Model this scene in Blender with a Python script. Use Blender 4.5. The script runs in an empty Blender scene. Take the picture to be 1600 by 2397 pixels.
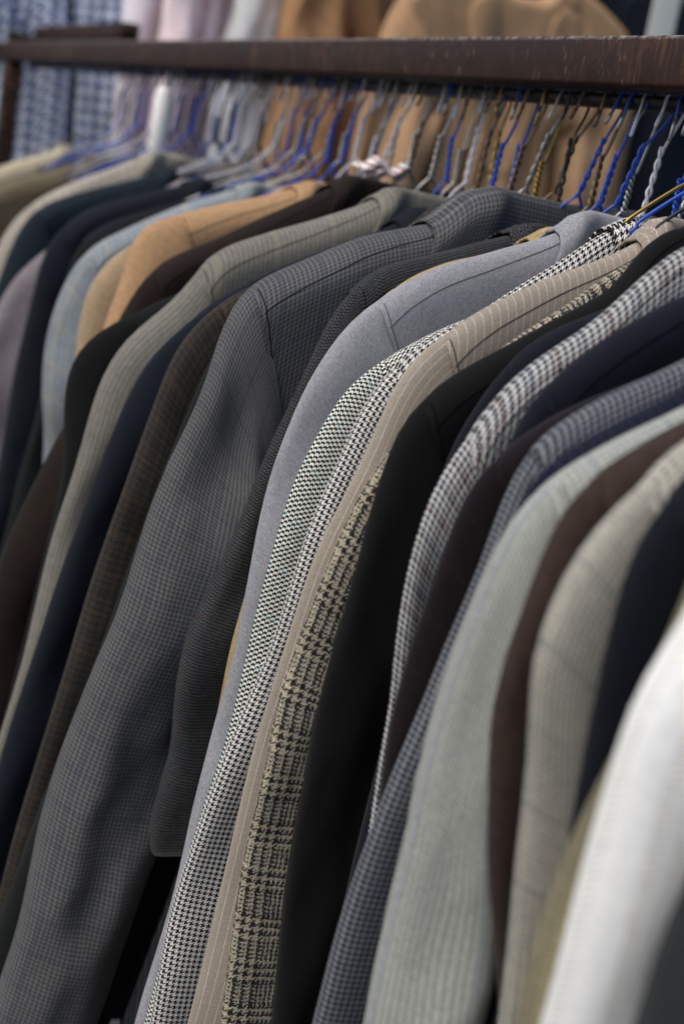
import bpy, math, random
from mathutils import Vector, Matrix, noise
random.seed(7)
C = bpy.context.scene.collection
scene = bpy.context.scene

# ------------------------------------------------------------ camera
cam_data = bpy.data.cameras.new('camera')
cam = bpy.data.objects.new('camera', cam_data); C.objects.link(cam)
cam_data.sensor_fit = 'HORIZONTAL'; cam_data.sensor_width = 24.0; cam_data.lens = 50.0
cam_data.clip_start = 0.02; cam_data.clip_end = 200.0
rot = Matrix(((0.404128, -0.285497, 0.869006), (0.899002, -0.051294, -0.434930), (0.168746, 0.957006, 0.235933)))
cam.matrix_world = Matrix.Translation((1.024788, -0.595849, 1.616505)) @ rot.to_4x4()
cam_data.dof.use_dof = True; cam_data.dof.focus_distance = 0.93; cam_data.dof.aperture_fstop = 4.8
scene.camera = cam

# ------------------------------------------------------------ sky, soft sun, exposure
SUN_DIR = Vector((0.02, -0.56, 0.83)).normalized()      # towards the light
world = bpy.data.worlds.new('World'); scene.world = world; world.use_nodes = True
nt = world.node_tree; nt.nodes.clear()
sky = nt.nodes.new('ShaderNodeTexSky'); sky.sky_type = 'NISHITA'; sky.sun_disc = False
sky.sun_elevation = math.asin(SUN_DIR.z); sky.sun_rotation = math.atan2(SUN_DIR.x, SUN_DIR.y)
sky.air_density = 1.0; sky.dust_density = 4.0; sky.ozone_density = 1.0
bg = nt.nodes.new('ShaderNodeBackground'); bg.inputs['Strength'].default_value = 0.13
wo = nt.nodes.new('ShaderNodeOutputWorld')
nt.links.new(sky.outputs[0], bg.inputs[0]); nt.links.new(bg.outputs[0], wo.inputs[0])
sd = bpy.data.lights.new('sun', 'SUN'); sd.energy = 0.95; sd.angle = math.radians(42); sd.color = (1.0, 0.98, 0.91)
so = bpy.data.objects.new('sun', sd); C.objects.link(so)
so.rotation_euler = SUN_DIR.to_track_quat('Z', 'Y').to_euler()
scene.view_settings.view_transform = 'Standard'; scene.view_settings.look = 'None'
scene.view_settings.gamma = 1.0; scene.view_settings.use_curve_mapping = False
scene.view_settings.exposure = 0.46

# ------------------------------------------------------------ materials
class NT:
    def __init__(s, name):
        s.m = bpy.data.materials.new(name); s.m.use_nodes = True
        s.t = s.m.node_tree; s.b = s.t.nodes['Principled BSDF']
    def _in(s, n, i, v):
        if v is None: return
        if isinstance(v, bpy.types.NodeSocket): s.t.links.new(v, n.inputs[i])
        else: n.inputs[i].default_value = v
    def math(s, op, a, b=None, c=None):
        n = s.t.nodes.new('ShaderNodeMath'); n.operation = op
        s._in(n, 0, a); s._in(n, 1, b); s._in(n, 2, c); return n.outputs[0]
    def mix(s, f, a, b, mode='MIX'):
        n = s.t.nodes.new('ShaderNodeMix'); n.data_type = 'RGBA'; n.blend_type = mode
        s._in(n, 0, f)
        for i, v in ((6, a), (7, b)):
            if isinstance(v, tuple): v = (*v[:3], 1.0)
            s._in(n, i, v)
        return n.outputs[2]
    def noise(s, vec, scale, detail=2.0, rough=0.5):
        n = s.t.nodes.new('ShaderNodeTexNoise'); n.inputs['Scale'].default_value = scale
        n.inputs['Detail'].default_value = detail; n.inputs['Roughness'].default_value = rough
        if vec is not None: s.t.links.new(vec, n.inputs['Vector'])
        return n.outputs['Fac']
    def comb(s, x, y, z=0.0):
        n = s.t.nodes.new('ShaderNodeCombineXYZ'); s._in(n, 0, x); s._in(n, 1, y); s._in(n, 2, z); return n.outputs[0]
    def maprange(s, v, a, b, c, d):
        n = s.t.nodes.new('ShaderNodeMapRange'); s._in(n, 0, v)
        for i, q in enumerate((a, b, c, d)): n.inputs[i + 1].default_value = q
        return n.outputs[0]

def fabric(name, pitch, base, warp=(), weft=(), weave='twill', flip=16, weft_base=None, wobble=0.0,
           mottle=0.12, slub=0.25, fleck=None, fuzz=0.3, angle=0.0, sheen=0.03, bump=0.25):
    """cloth woven thread by thread from UV metres. pitch = thread spacing in mm;
    warp / weft = [(repeat, first, last, colour)] in threads"""
    f = NT(name)
    uv = f.t.nodes.new('ShaderNodeUVMap'); uv.uv_map = 'UVMap'
    sp = f.t.nodes.new('ShaderNodeSeparateXYZ'); f.t.links.new(uv.outputs[0], sp.inputs[0])
    k = 1000.0 / pitch
    u0, v0 = sp.outputs[0], sp.outputs[1]
    if wobble > 0:
        w1 = f.noise(uv.outputs[0], 260.0, 1.0); w2 = f.noise(f.comb(f.math('ADD', u0, 7.3), v0), 230.0, 1.0)
        u0 = f.math('ADD', u0, f.math('MULTIPLY', f.math('SUBTRACT', w1, 0.5), wobble * pitch / 1000 * 4))
        v0 = f.math('ADD', v0, f.math('MULTIPLY', f.math('SUBTRACT', w2, 0.5), wobble * pitch / 1000 * 4))
    U = f.math('MULTIPLY', u0, k); V = f.math('MULTIPLY', v0, k)
    U = f.math('ADD', U, 8000.0); V = f.math('ADD', V, 8000.0)
    I = f.math('FLOOR', U); Jn = f.math('FLOOR', V)
    def stripes(idx, b0, lst):
        col = b0
        for (n, a, b, c) in lst:
            m = f.math('MODULO', idx, float(n))
            msk = f.math('MULTIPLY', f.math('GREATER_THAN', m, a - .5), f.math('LESS_THAN', m, b - .5))
            col = f.mix(msk, col, c)
        return col
    wc = stripes(I, base, warp); fc = stripes(Jn, weft_base or base, weft)
    if weave == 'twill': top = f.math('LESS_THAN', f.math('MODULO', f.math('ADD', I, Jn), 4.0), 1.5)
    elif weave == 'herring':
        pp = f.math('PINGPONG', I, float(flip)); top = f.math('LESS_THAN', f.math('MODULO', f.math('ADD', f.math('FLOOR', pp), Jn), 4.0), 1.5)
    else: top = f.math('LESS_THAN', f.math('MODULO', f.math('ADD', I, Jn), 2.0), 0.5)
    if isinstance(wc, tuple) and isinstance(fc, tuple) and wc == fc:
        col = f.mix(0.0, wc, wc)
    else: col = f.mix(top, fc, wc)
    # slubs: brightness of single threads, mottling of the dye, flecks of coloured nep
    s1 = f.noise(f.comb(f.math('MULTIPLY', I, 3.71), f.math('MULTIPLY', V, .10)), 1.0, 1.0)
    s2 = f.noise(f.comb(f.math('MULTIPLY', U, .10), f.math('MULTIPLY', Jn, 3.71)), 1.0, 1.0)
    s = f.math('ADD', s1, s2)
    br = f.maprange(s, 0.6, 1.4, 1.0 - slub, 1.0 + slub)
    big = f.noise(uv.outputs[0], 14.0, 3.0)
    br = f.math('MULTIPLY', br, f.maprange(big, 0.3, 0.7, 1.0 - mottle, 1.0 + mottle))
    fine = f.noise(uv.outputs[0], 1400.0, 1.0)
    br = f.math('MULTIPLY', br, f.maprange(fine, 0.25, 0.75, 1.0 - fuzz, 1.0 + fuzz))
    hsv = f.t.nodes.new('ShaderNodeVectorMath'); hsv.operation = 'SCALE'
    f.t.links.new(col, hsv.inputs[0]); f.t.links.new(br, hsv.inputs['Scale'])
    col = hsv.outputs[0]
    if fleck:
        for q, (fcol, amount) in enumerate(fleck):
            nz = f.noise(f.comb(f.math('ADD', u0, 3.1 * q + 1), f.math('MULTIPLY', v0, .6)), 420.0, 0.0)
            col = f.mix(f.math('GREATER_THAN', nz, 0.72 - amount), col, fcol)
    f.t.links.new(col, f.b.inputs['Base Color'])
    f.b.inputs['Roughness'].default_value = 0.88
    f.b.inputs['Specular IOR Level'].default_value = 0.12
    f.b.inputs['Sheen Weight'].default_value = sheen; f.b.inputs['Sheen Roughness'].default_value = 0.5
    bp = f.t.nodes.new('ShaderNodeBump'); bp.inputs['Strength'].default_value = bump; bp.inputs['Distance'].default_value = 0.0008
    hh = f.math('ADD', f.math('MULTIPLY', f.math('ABSOLUTE', f.math('SINE', f.math('MULTIPLY', U, math.pi))), .5), fine)
    f.t.links.new(f.math('ADD', hh, f.math('MULTIPLY', f.noise(uv.outputs[0], 90.0, 2.0), 1.5)), bp.inputs['Height'])
    f.t.links.new(bp.outputs[0], f.b.inputs['Normal'])
    return f.m

def plain(name, col, rough=0.5, metal=0.0, var=0.15, scale=200.0, spec=0.5):
    f = NT(name)
    tc = f.t.nodes.new('ShaderNodeTexCoord')
    nz = f.noise(tc.outputs['Object'], scale, 2.0)
    c = f.mix(nz, tuple(x * (1 - var) for x in col), tuple(min(1, x * (1 + var)) for x in col))
    f.t.links.new(c, f.b.inputs['Base Color'])
    f.b.inputs['Specular IOR Level'].default_value = spec; f.b.inputs['Roughness'].default_value = rough; f.b.inputs['Metallic'].default_value = metal
    return f.m

def rusty_paint(worn=1.0):
    f = NT('rusty_brown_paint')
    tc = f.t.nodes.new('ShaderNodeTexCoord'); P = tc.outputs['Object']
    sp = f.t.nodes.new('ShaderNodeSeparateXYZ'); f.t.links.new(P, sp.inputs[0])
    geo = f.t.nodes.new('ShaderNodeNewGeometry')
    big = f.noise(P, 9.0, 5.0, .65); mid = f.noise(P, 60.0, 5.0, .7)
    streakv = f.comb(f.math('MULTIPLY', sp.outputs[0], 1.0), f.math('MULTIPLY', sp.outputs[1], .2), f.math('MULTIPLY', sp.outputs[2], .12))
    streak = f.noise(streakv, 240.0, 4.0, .7)
    col = f.mix(f.maprange(mid, .3, .7, 0, 1), (0.017, 0.0078, 0.0055), (0.036, 0.0175, 0.012))
    rm = f.math('MULTIPLY', f.maprange(streak, .48, .66, 0, 1), f.maprange(big, .50, .62, 0, 1))
    col = f.mix(f.math('MULTIPLY', rm, .55), col, (0.11, 0.052, 0.022))
    blot = f.math('MULTIPLY', f.maprange(f.noise(P, 38.0, 6.0, .75), .52, .64, 0, 1), f.maprange(f.noise(P, 6.0, 2.0), .48, .6, 0, 1))
    col = f.mix(f.math('MULTIPLY', blot, .75), col, (0.10, 0.046, 0.020))
    sc = f.math('MULTIPLY', f.maprange(f.noise(streakv, 620.0, 2.0), .62, .70, 0, 1), f.maprange(f.noise(P, 25.0, 2.0), .44, .60, 0, 1))
    col = f.mix(f.math('MULTIPLY', sc, .6), col, (0.26, 0.22, 0.18))
    # worn along the upper corner
    edge = f.math('MULTIPLY', f.maprange(sp.outputs[2], .0315, .0345, 0, 1), f.maprange(f.noise(P, 120.0, 4.0, .7), .42, .60, 0, 1))
    col = f.mix(f.math('MULTIPLY', edge, .8 * worn), col, (0.33, 0.31, 0.29))
    f.t.links.new(col, f.b.inputs['Base Color'])
    f.b.inputs['Specular IOR Level'].default_value = .2
    f.t.links.new(f.maprange(mid, .3, .7, .42, .68), f.b.inputs['Roughness'])
    bp = f.t.nodes.new('ShaderNodeBump'); bp.inputs['Strength'].default_value = .35; bp.inputs['Distance'].default_value = .001
    f.t.links.new(mid, bp.inputs['Height']); f.t.links.new(bp.outputs[0], f.b.inputs['Normal'])
    return f.m

def asphalt():
    f = NT('asphalt'); tc = f.t.nodes.new('ShaderNodeTexCoord')
    a = f.noise(tc.outputs['Object'], 120.0, 4.0, .7); b = f.noise(tc.outputs['Object'], 1.5, 3.0)
    col = f.mix(a, (0.03, 0.03, 0.032), (0.085, 0.083, 0.08)); col = f.mix(f.maprange(b, .4, .7, 0, .5), col, (0.035, 0.034, 0.034))
    f.t.links.new(col, f.b.inputs['Base Color']); f.b.inputs['Roughness'].default_value = .9
    return f.m

# ------------------------------------------------------------ mesh helpers
def link_mesh(name, verts, faces, mat, parent=None, uvs=None, smooth=True):
    me = bpy.data.meshes.new(name); me.from_pydata(verts, [], faces); me.update()
    if uvs is not None:
        lay = me.uv_layers.new(name='UVMap')
        for lp in me.loops: lay.data[lp.index].uv = uvs[lp.vertex_index]
    if smooth:
        for p in me.polygons: p.use_smooth = True
    me.materials.append(mat)
    o = bpy.data.objects.new(name, me); C.objects.link(o)
    if parent: o.parent = parent
    return o

def empty(name, loc, label, cat, group=None, rz=0.0):
    o = bpy.data.objects.new(name, None); C.objects.link(o)
    o.location = loc; o.rotation_euler = (0, 0, rz); o.empty_display_size = .05
    o['label'] = label; o['category'] = cat
    if group: o['group'] = group
    return o

def tube_data(paths, seg=8):
    """paths: list of (points, radius or radii)"""
    V, F = [], []
    for pts, rad in paths:
        pts = [Vector(p) for p in pts]; n = len(pts); b0 = len(V)
        t = (pts[1] - pts[0]).normalized(); ref = Vector((1, 0, 0)) if abs(t.x) < .8 else Vector((0, 1, 0))
        nrm = t.cross(ref).normalized()
        for i in range(n):
            a = pts[max(0, i - 1)]; b = pts[min(n - 1, i + 1)]; t = (b - a).normalized()
            nrm = (nrm - t * nrm.dot(t)).normalized(); bi = t.cross(nrm)
            r = rad[i] if isinstance(rad, (list, tuple)) else rad
            for k in range(seg):
                w = 2 * math.pi * k / seg
                V.append(tuple(pts[i] + (nrm * math.cos(w) + bi * math.sin(w)) * r))
        for i in range(n - 1):
            for k in range(seg):
                F.append((b0 + i * seg + k, b0 + i * seg + (k + 1) % seg, b0 + (i + 1) * seg + (k + 1) % seg, b0 + (i + 1) * seg + k))
        F.append(tuple(b0 + k for k in range(seg))[::-1]); F.append(tuple(b0 + (n - 1) * seg + k for k in range(seg)))
    return V, F

def box_data(x0, x1, y0, y1, z0, z1, ch=0.003):
    """box with chamfered long edges (profile in yz or xy taken from the longest axis)"""
    dims = (x1 - x0, y1 - y0, z1 - z0); ax = dims.index(max(dims))
    o = [i for i in range(3) if i != ax]
    lo = (x0, y0, z0); hi = (x1, y1, z1)
    a0, a1, b0, b1 = lo[o[0]], hi[o[0]], lo[o[1]], hi[o[1]]
    ring = []
    for cx, cy, st in ((a1 - ch, b1 - ch, 0), (a0 + ch, b1 - ch, 90), (a0 + ch, b0 + ch, 180), (a1 - ch, b0 + ch, 270)):
        for q in range(4):
            w = math.radians(st + q * 30); ring.append((cx + ch * math.cos(w), cy + ch * math.sin(w)))
    n = 24; V, F = [], []
    for s in range(n + 1):
        for (p, q) in ring:
            v = [0, 0, 0]; v[ax] = lo[ax] + dims[ax] * s / n; v[o[0]] = p; v[o[1]] = q; V.append(tuple(v))
    m = len(ring)
    for s in range(n):
        for k in range(m): F.append((s * m + k, s * m + (k + 1) % m, (s + 1) * m + (k + 1) % m, (s + 1) * m + k))
    F.append(tuple(range(m))); F.append(tuple(n * m + k for k in range(m)))
    return V, F

def catmull(pts, per=10):
    out = []
    n = len(pts)
    for i in range(n - 1):
        p0 = pts[max(0, i - 1)]; p1 = pts[i]; p2 = pts[i + 1]; p3 = pts[min(n - 1, i + 2)]
        for s in range(per):
            t = s / per
            out.append(tuple(.5 * (2 * b + (-a + c) * t + (2 * a - 5 * b + 4 * c - d) * t * t + (-a + 3 * b - 3 * c + d) * t ** 3)
                             for a, b, c, d in zip(p0, p1, p2, p3)))
    out.append(tuple(pts[-1])); return out

def resample(pts, step):
    out = [pts[0]]; acc = 0.0; need = step
    for a, b in zip(pts[:-1], pts[1:]):
        L = math.dist(a, b)
        if L < 1e-9: continue
        pos = 0.0
        while acc + (L - pos) >= step:
            pos += step - acc; acc = 0.0
            out.append(tuple(x + (y - x) * pos / L for x, y in zip(a, b)))
        acc += L - pos
    return out

def smooth(pts, it=6):
    for _ in range(it):
        q = list(pts)
        for i in range(1, len(pts) - 1): q[i] = tuple((a + 2 * b + c) / 4 for a, b, c in zip(pts[i - 1], pts[i], pts[i + 1]))
        pts = q
    return pts

# ------------------------------------------------------------ the jacket builder
YC = 0.035            # the hanging plane's centre, under the rod
ZN = 1.60
def nz(a, b, c): return noise.noise(Vector((a, b, c)))
def sstep(a, b, v):
    t = max(0.0, min(1.0, (v - a) / (b - a))); return t * t * (3 - 2 * t)

def make_jacket(kind, label, cat, x, profile, seam, mat, Tf, Tb, seed, parts=('collar', 'lapel', 'seam'),
                hem=0.76, cuff=False, collar_y=0.088, rise=0.003, width=0.150, seam_mat=None, group=None,
                loc=None, rz=0.0, gap=0.012, sleeve_len=0.60, fold=1.0, far=False, collar_mat=None):
    """profile: world (y, z) of the upper outer edge, neck -> shoulder -> sleeve. Tf / Tb: half
    thickness towards +x and -x. The far half mirrors the near one."""
    if loc is None: loc = (x, YC, ZN)
    root = empty(kind, loc, label, cat, group, rz)
    P = [(p[0] - YC, p[1] - ZN) for p in profile]
    seam = (seam[0] - YC, seam[1] - ZN) if seam else None
    yn = -0.072
    Q = [p for p in P if p[0] < yn - .012]
    inner = [p for p in P if p[0] >= yn - .012]
    if inner:
        a, b = inner[-1], Q[0]; t = (yn - a[0]) / (b[0] - a[0]) if abs(b[0] - a[0]) > 1e-6 else 0
        zn = a[1] + (b[1] - a[1]) * max(0, min(1, t))
    else:
        zn = min(0.014, Q[0][1] + .40 * (yn - Q[0][0]))
    zn = min(zn, 0.016)
    Q = [(yn, zn)] + Q
    crest = resample(catmull(Q, 12), .006)
    crest = smooth(crest, 6)
    if seam is None: si = min(range(len(crest)), key=lambda i: abs(crest[i][0] + .235))
    else: si = min(range(len(crest)), key=lambda i: math.dist(crest[i], seam))
    si = max(8, min(si, len(crest) - 12))
    # carry the sleeve on to its full length
    if not cuff:
        d = (crest[-1][0] - crest[-8][0], crest[-1][1] - crest[-8][1]); L = math.hypot(*d); d = (d[0] / L, d[1] / L)
        while (len(crest) - si) * .006 < sleeve_len:
            d = (d[0] * .985, d[1]); L = math.hypot(*d); d = (d[0] / L, d[1] / L)
            crest.append((crest[-1][0] + d[0] * .006, crest[-1][1] + d[1] * .006))
        crest = smooth(crest, 4)
    S = crest[si]; zA = S[1] - .205
    sl = crest[si - 1:]                     # the sleeve head laps over the shoulder
    # ---- sleeve inner edge
    iA = min(range(len(sl)), key=lambda i: abs(sl[i][1] - zA))
    yA = sl[iA][0] + width
    inner_e = []
    for i, c in enumerate(sl):
        a = sl[max(0, i - 3)]; b = sl[min(len(sl) - 1, i + 3)]
        ty, tz = b[0] - a[0], b[1] - a[1]; L = math.hypot(ty, tz); ty /= L; tz /= L
        if i <= iA:
            f = i / max(1, iA); inner_e.append((yA + .012 * (1 - f), zA + .02 * (1 - f)))
        else:
            f = (i - iA) / max(1, len(sl) - iA); W = width * (1 - .22 * f)
            inner_e.append((c[0] - tz * W, c[1] + ty * W))
    inner_e = smooth(inner_e, 40)
    # ---- body
    def crest_z(y):                      # |y| along the shoulder line
        y = -abs(y)
        if y > yn:
            t = y / yn; return zn - .050 * (1 - t ** 4) if t < 1 else zn
        for a, b in zip(crest[:si + 1], crest[1:si + 2]):
            if b[0] <= y <= a[0] and a[0] != b[0]: return a[1] + (b[1] - a[1]) * (y - a[0]) / (b[0] - a[0])
        return S[1]
    def inner_y(z):
        best = min(inner_e, key=lambda p: abs(p[1] - z)); return best[0]
    iy_tab = {}
    def side_y(z):
        k = round(z / .01)
        if k not in iy_tab: iy_tab[k] = inner_y(z)
        lo = abs(iy_tab[k]) - gap
        t = max(0.0, min(1.0, (S[1] - z) / (S[1] - zA)))
        top = abs(S[0]) + (abs(inner_e[0][0]) - abs(S[0])) * t
        return top + (lo - top) * sstep(zA + .03, zA - .05, z) if z < zA + .03 else top
    def side_smooth(z): return (side_y(z - .012) + side_y(z) + side_y(z + .012)) / 3
    Hm = hem
    def surf(c, d, side, off=0.0):
        """c in -1..1 across, d = depth below the crest, side +1 faces the lens"""
        zc = crest_z(c * abs(S[0])); zhem = -Hm
        zz = zc - d * (zc - zhem) / (Hm + .0)
        y = c * side_smooth(zz)
        r = .026; T = (Tf if side > 0 else Tb)
        h = T * math.sqrt(max(0, 1 - (1 - min(1, d / r)) ** 2)) if d < r else T
        low = sstep(.05, .30, d)
        edge = max(0.0, 1 - abs(c) ** 14 * .98) ** .5
        h = h * (1 - sstep(.10, .2, d) * (1 - edge))
        amp = fold * (.0035 * sstep(.02, .1, d) + .011 * low)
        drap = nz(seed + c * 3.1, zz * 1.3, side * 2.0) * amp + nz(seed * 1.7 + c * 8.0, zz * 1.1 + c, 5.0) * amp * .5
        wr = nz(seed + c * 9, zz * 16, 3.3 * side) * .0022 * sstep(.02, .1, d)
        cen = nz(seed + 9 + c * 2.2, zz * .9, .3) * .012 * low * fold
        h = h * (1 - .15 * low)
        rdg = max(0.0, 1 - abs(nz(seed * 1.9 + c * 4, zz * 9 + c * 6, 2.0 * side)) * 5) ** 2 * .0016 * low
        xx = side * (h + max(-.6 * h, (drap + wr + rdg) * min(1, h / .008)) + off) + cen
        top = nz(seed + c * 6, 1.1, d * 20) * .0012
        return (xx, y, zz + top)
    NC, NR = 74, 40
    V, F, UV = [], [], []
    rows = []
    for s in range(-NR, NR + 1):
        d = Hm * (abs(s) / NR) ** 1.9; rows.append((d, 1 if s >= 0 else -1))
    cs = []
    for i in range(NC + 1):
        t = -1 + 2 * i / NC; cs.append(math.copysign(abs(t) ** .85, t))
    def arc(d, T):
        if d >= .026: return arc(.02599, T) + d - .026
        a = 0.0; p = (0.0, 0.0)
        for q in range(1, 9):
            dd = d * q / 8; hh = T * math.sqrt(max(0, 1 - (1 - dd / .026) ** 2)); a += math.dist(p, (dd, hh)); p = (dd, hh)
        return a
    for (d, sd_) in rows:
        ar = sd_ * arc(d, Tf if sd_ > 0 else Tb)
        for c in cs:
            p = surf(c, d, sd_); V.append(p); UV.append((p[1] + seed * .137, ar))
    m = NC + 1
    for r in range(len(rows) - 1):
        for i in range(NC): F.append((r * m + i, r * m + i + 1, (r + 1) * m + i + 1, (r + 1) * m + i))
    link_mesh('body', V, F, mat, root, UV)
    # ---- sleeves
    K = 22
    for side_s in (1, -1):
        V, F, UV = [], [], []
        n = len(sl); step = 2; idx = list(range(0, n, step))
        if idx[-1] != n - 1: idx.append(n - 1)
        for q, i in enumerate(idx):
            c = sl[i]; e = inner_e[i]; l = i * .006; f = i / n
            W = math.dist(c, e)
            puff = .0035 * math.exp(-((l - .035) / .03) ** 2) + .0015
            arcs = [0.0]; pq = (0.0, 0.0)
            for k in range(1, K + 1):
                ph = math.pi * k / K; pn = ((1 - math.cos(ph)) / 2 * W, (Tf * max(0.0, math.sin(ph)) ** .85)); arcs.append(arcs[-1] + math.dist(pq, pn)); pq = pn
            scale = (1 + .18 * sstep(.03, .12, l)) * (1 - .22 * sstep(.25, .6, l)) * (1.04 + .04 * sstep(0, .012, l))
            for k in range(-K, K + 1):
                ph = math.pi * k / K
                w = (1 - math.cos(ph)) / 2
                sh = math.copysign(abs(math.sin(ph)) ** .85, ph) if abs(ph) > 1e-6 and abs(abs(ph) - math.pi) > 1e-6 else 0
                T = (Tf if k >= 0 else Tb)
                u = arcs[abs(k)]
                ampl = fold * (.0022 + .0080 * sstep(.03, .20, l))
                T_ = min(Tf, Tb); wu = w * W
                # drape that carries both faces of the sleeve with it, then creases in each face
                bend = nz(seed * 2.3 + 1, l * 2.4 + w * .5, wu * 17 + side_s * 3) * min(ampl * 2.6, T_ * .9 * max(1.0, fold / 1.4))
                bend += nz(seed * 1.3 + 4, l * 9.0 + wu * 20, wu * 12) * min(ampl * 1.1, T_ * .5)
                side_k = 7.0 if k < 0 else 0.0
                fd = nz(seed * 3.1 + 8, l * 26.0 - wu * 30, wu * 18 + side_k) * .0022 + nz(seed + 5, l * 5.0, wu * 45 + side_k) * .0035
                ridge = 1 - abs(nz(seed * .9 + 3, l * 13.0 + wu * 32, wu * 6 + side_k)) * 5
                fd += max(0.0, ridge) ** 2 * .0016 * sstep(.03, .10, l)
                xx = sh * (T * scale + puff + fd * fold * sstep(.01, .06, l)) + bend * sstep(.0, .08, l)
                bow = nz(seed + 2, l * 2.4, 0.5) * .006 * sstep(.12, .35, l) * fold
                y = c[0] + (e[0] - c[0]) * w; z = c[1] + (e[1] - c[1]) * w
                # the head of the sleeve stands a hair above the seam
                V.append((xx + bow, y * side_s, z)); UV.append((math.copysign(u, k if k else 1) + seed * .11, l))
        m = 2 * K + 1
        for q in range(len(idx) - 1):
            for k in range(2 * K): 
                a = (q * m + k, q * m + k + 1, (q + 1) * m + k + 1, (q + 1) * m + k)
                F.append(a if side_s > 0 else a[::-1])
        # turned-in cuff and closed armhole end
        b = (len(idx) - 1) * m; F.append(tuple(b + k for k in range(m)) if side_s < 0 else tuple(b + k for k in range(m))[::-1])
        link_mesh('sleeve', V, F, mat, root, UV)
    # ---- seams: shoulder seam along the ridge and the stitched armhole
    if 'seam' in parts and seam_mat:
        for sg in (-1, 1):
            pts = [surf(sg * (.36 + .63 * i / 29), .0045 + .012 * (i / 29), 1, .0001) for i in range(30)]
            V, F = tube_data([(pts, .00034)], 6); link_mesh('shoulder_seam', V, F, seam_mat, root)
            pts = [surf(sg * .984, .0015 + .085 * (i / 25) ** 1.3, 1, .0001) for i in range(26)]
            V, F = tube_data([(pts, .00042)], 6); link_mesh('armhole_seam', V, F, seam_mat, root)
    # ---- collar
    if 'collar' in parts:
        cm = collar_mat or mat
        V, F, UV = [], [], []
        NCc, NRr = 46, 9
        c0 = collar_y
        for i in range(NCc + 1):
            y0 = -c0 + 2 * c0 * i / NCc; ay = abs(y0)
            nb = 1 - sstep(.045, .078, ay)                     # 1 over the neck opening
            zt = (max(crest_z(min(ay, abs(S[0]))), zn - .004 * (1 - ay / abs(yn)) if ay < abs(yn) else -9)) + .0018 + rise * sstep(c0, c0 - .035, ay)
            Tfc = (Tf + .0022) * (1 - nb) + .0045 * nb; Tbc = (Tb + .0022) * (1 - nb) + .0045 * nb
            cx = -nb * Tb * .75
            flap = (.050 + .012 * nz(seed, y0 * 9, 0)) * (1 - .35 * nb)
            endf = sstep(c0 + .0001, c0 - .022, ay)
            for s in range(-NRr, NRr + 1):
                a = abs(s) / NRr; d = flap * a ** 1.4
                hh = math.sqrt(max(0, 1 - (1 - min(1, d / .018)) ** 2)) if d < .018 else 1
                T = Tfc if s > 0 else Tbc
                yy = y0 + math.copysign(d * .42, y0) * (-1 if ay > .02 else 0) * (1 - nb) * -1 * .6
                wv = nz(seed + y0 * 14, d * 12, 2.0 * (s > 0)) * .0025 * (1 - nb)
                V.append((cx + (hh * T + wv) * (1 if s >= 0 else -1), yy, zt - d)); UV.append((y0 + .31, d * (1 if s > 0 else -1)))
        m = 2 * NRr + 1
        for i in range(NCc):
            for k in range(2 * NRr): F.append((i * m + k, i * m + k + 1, (i + 1) * m + k + 1, (i + 1) * m + k)[::-1])
        o = link_mesh('collar', V, F, cm, root, UV)
        md = o.modifiers.new('cloth', 'SOLIDIFY'); md.thickness = .0018; md.offset = -1
    # ---- lapels down the front
    if 'lapel' in parts:
        for sg in (-1, 1):
            V, F, UV = [], [], []
            n1, n2 = 22, 6
            for i in range(n1 + 1):
                t = i / n1; d = .052 + .30 * t
                yi = sg * (.050 * (1 - t) + .004); wdt = .062 * (1 - t ** 2.2) + .004
                if t < .10: wdt *= .72 + t * 2.8
                for k in range(n2 + 1):
                    yy = yi + sg * wdt * k / n2
                    p = surf(yy / abs(S[0]), d + .010 * (k / n2) * (1 - t), 1, .0028 + .0015 * math.sin(math.pi * k / n2) * (1 - t))
                    V.append((p[0], yy, p[2])); UV.append((yy, d))
            m = n2 + 1
            for i in range(n1):
                for k in range(n2):
                    a = (i * m + k, i * m + k + 1, (i + 1) * m + k + 1, (i + 1) * m + k); F.append(a if sg < 0 else a[::-1])
            o = link_mesh('lapel', V, F, cm if 'collar' in parts else mat, root, UV)
            md = o.modifiers.new('cloth', 'SOLIDIFY'); md.thickness = .0018; md.offset = 1
    return root

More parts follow.
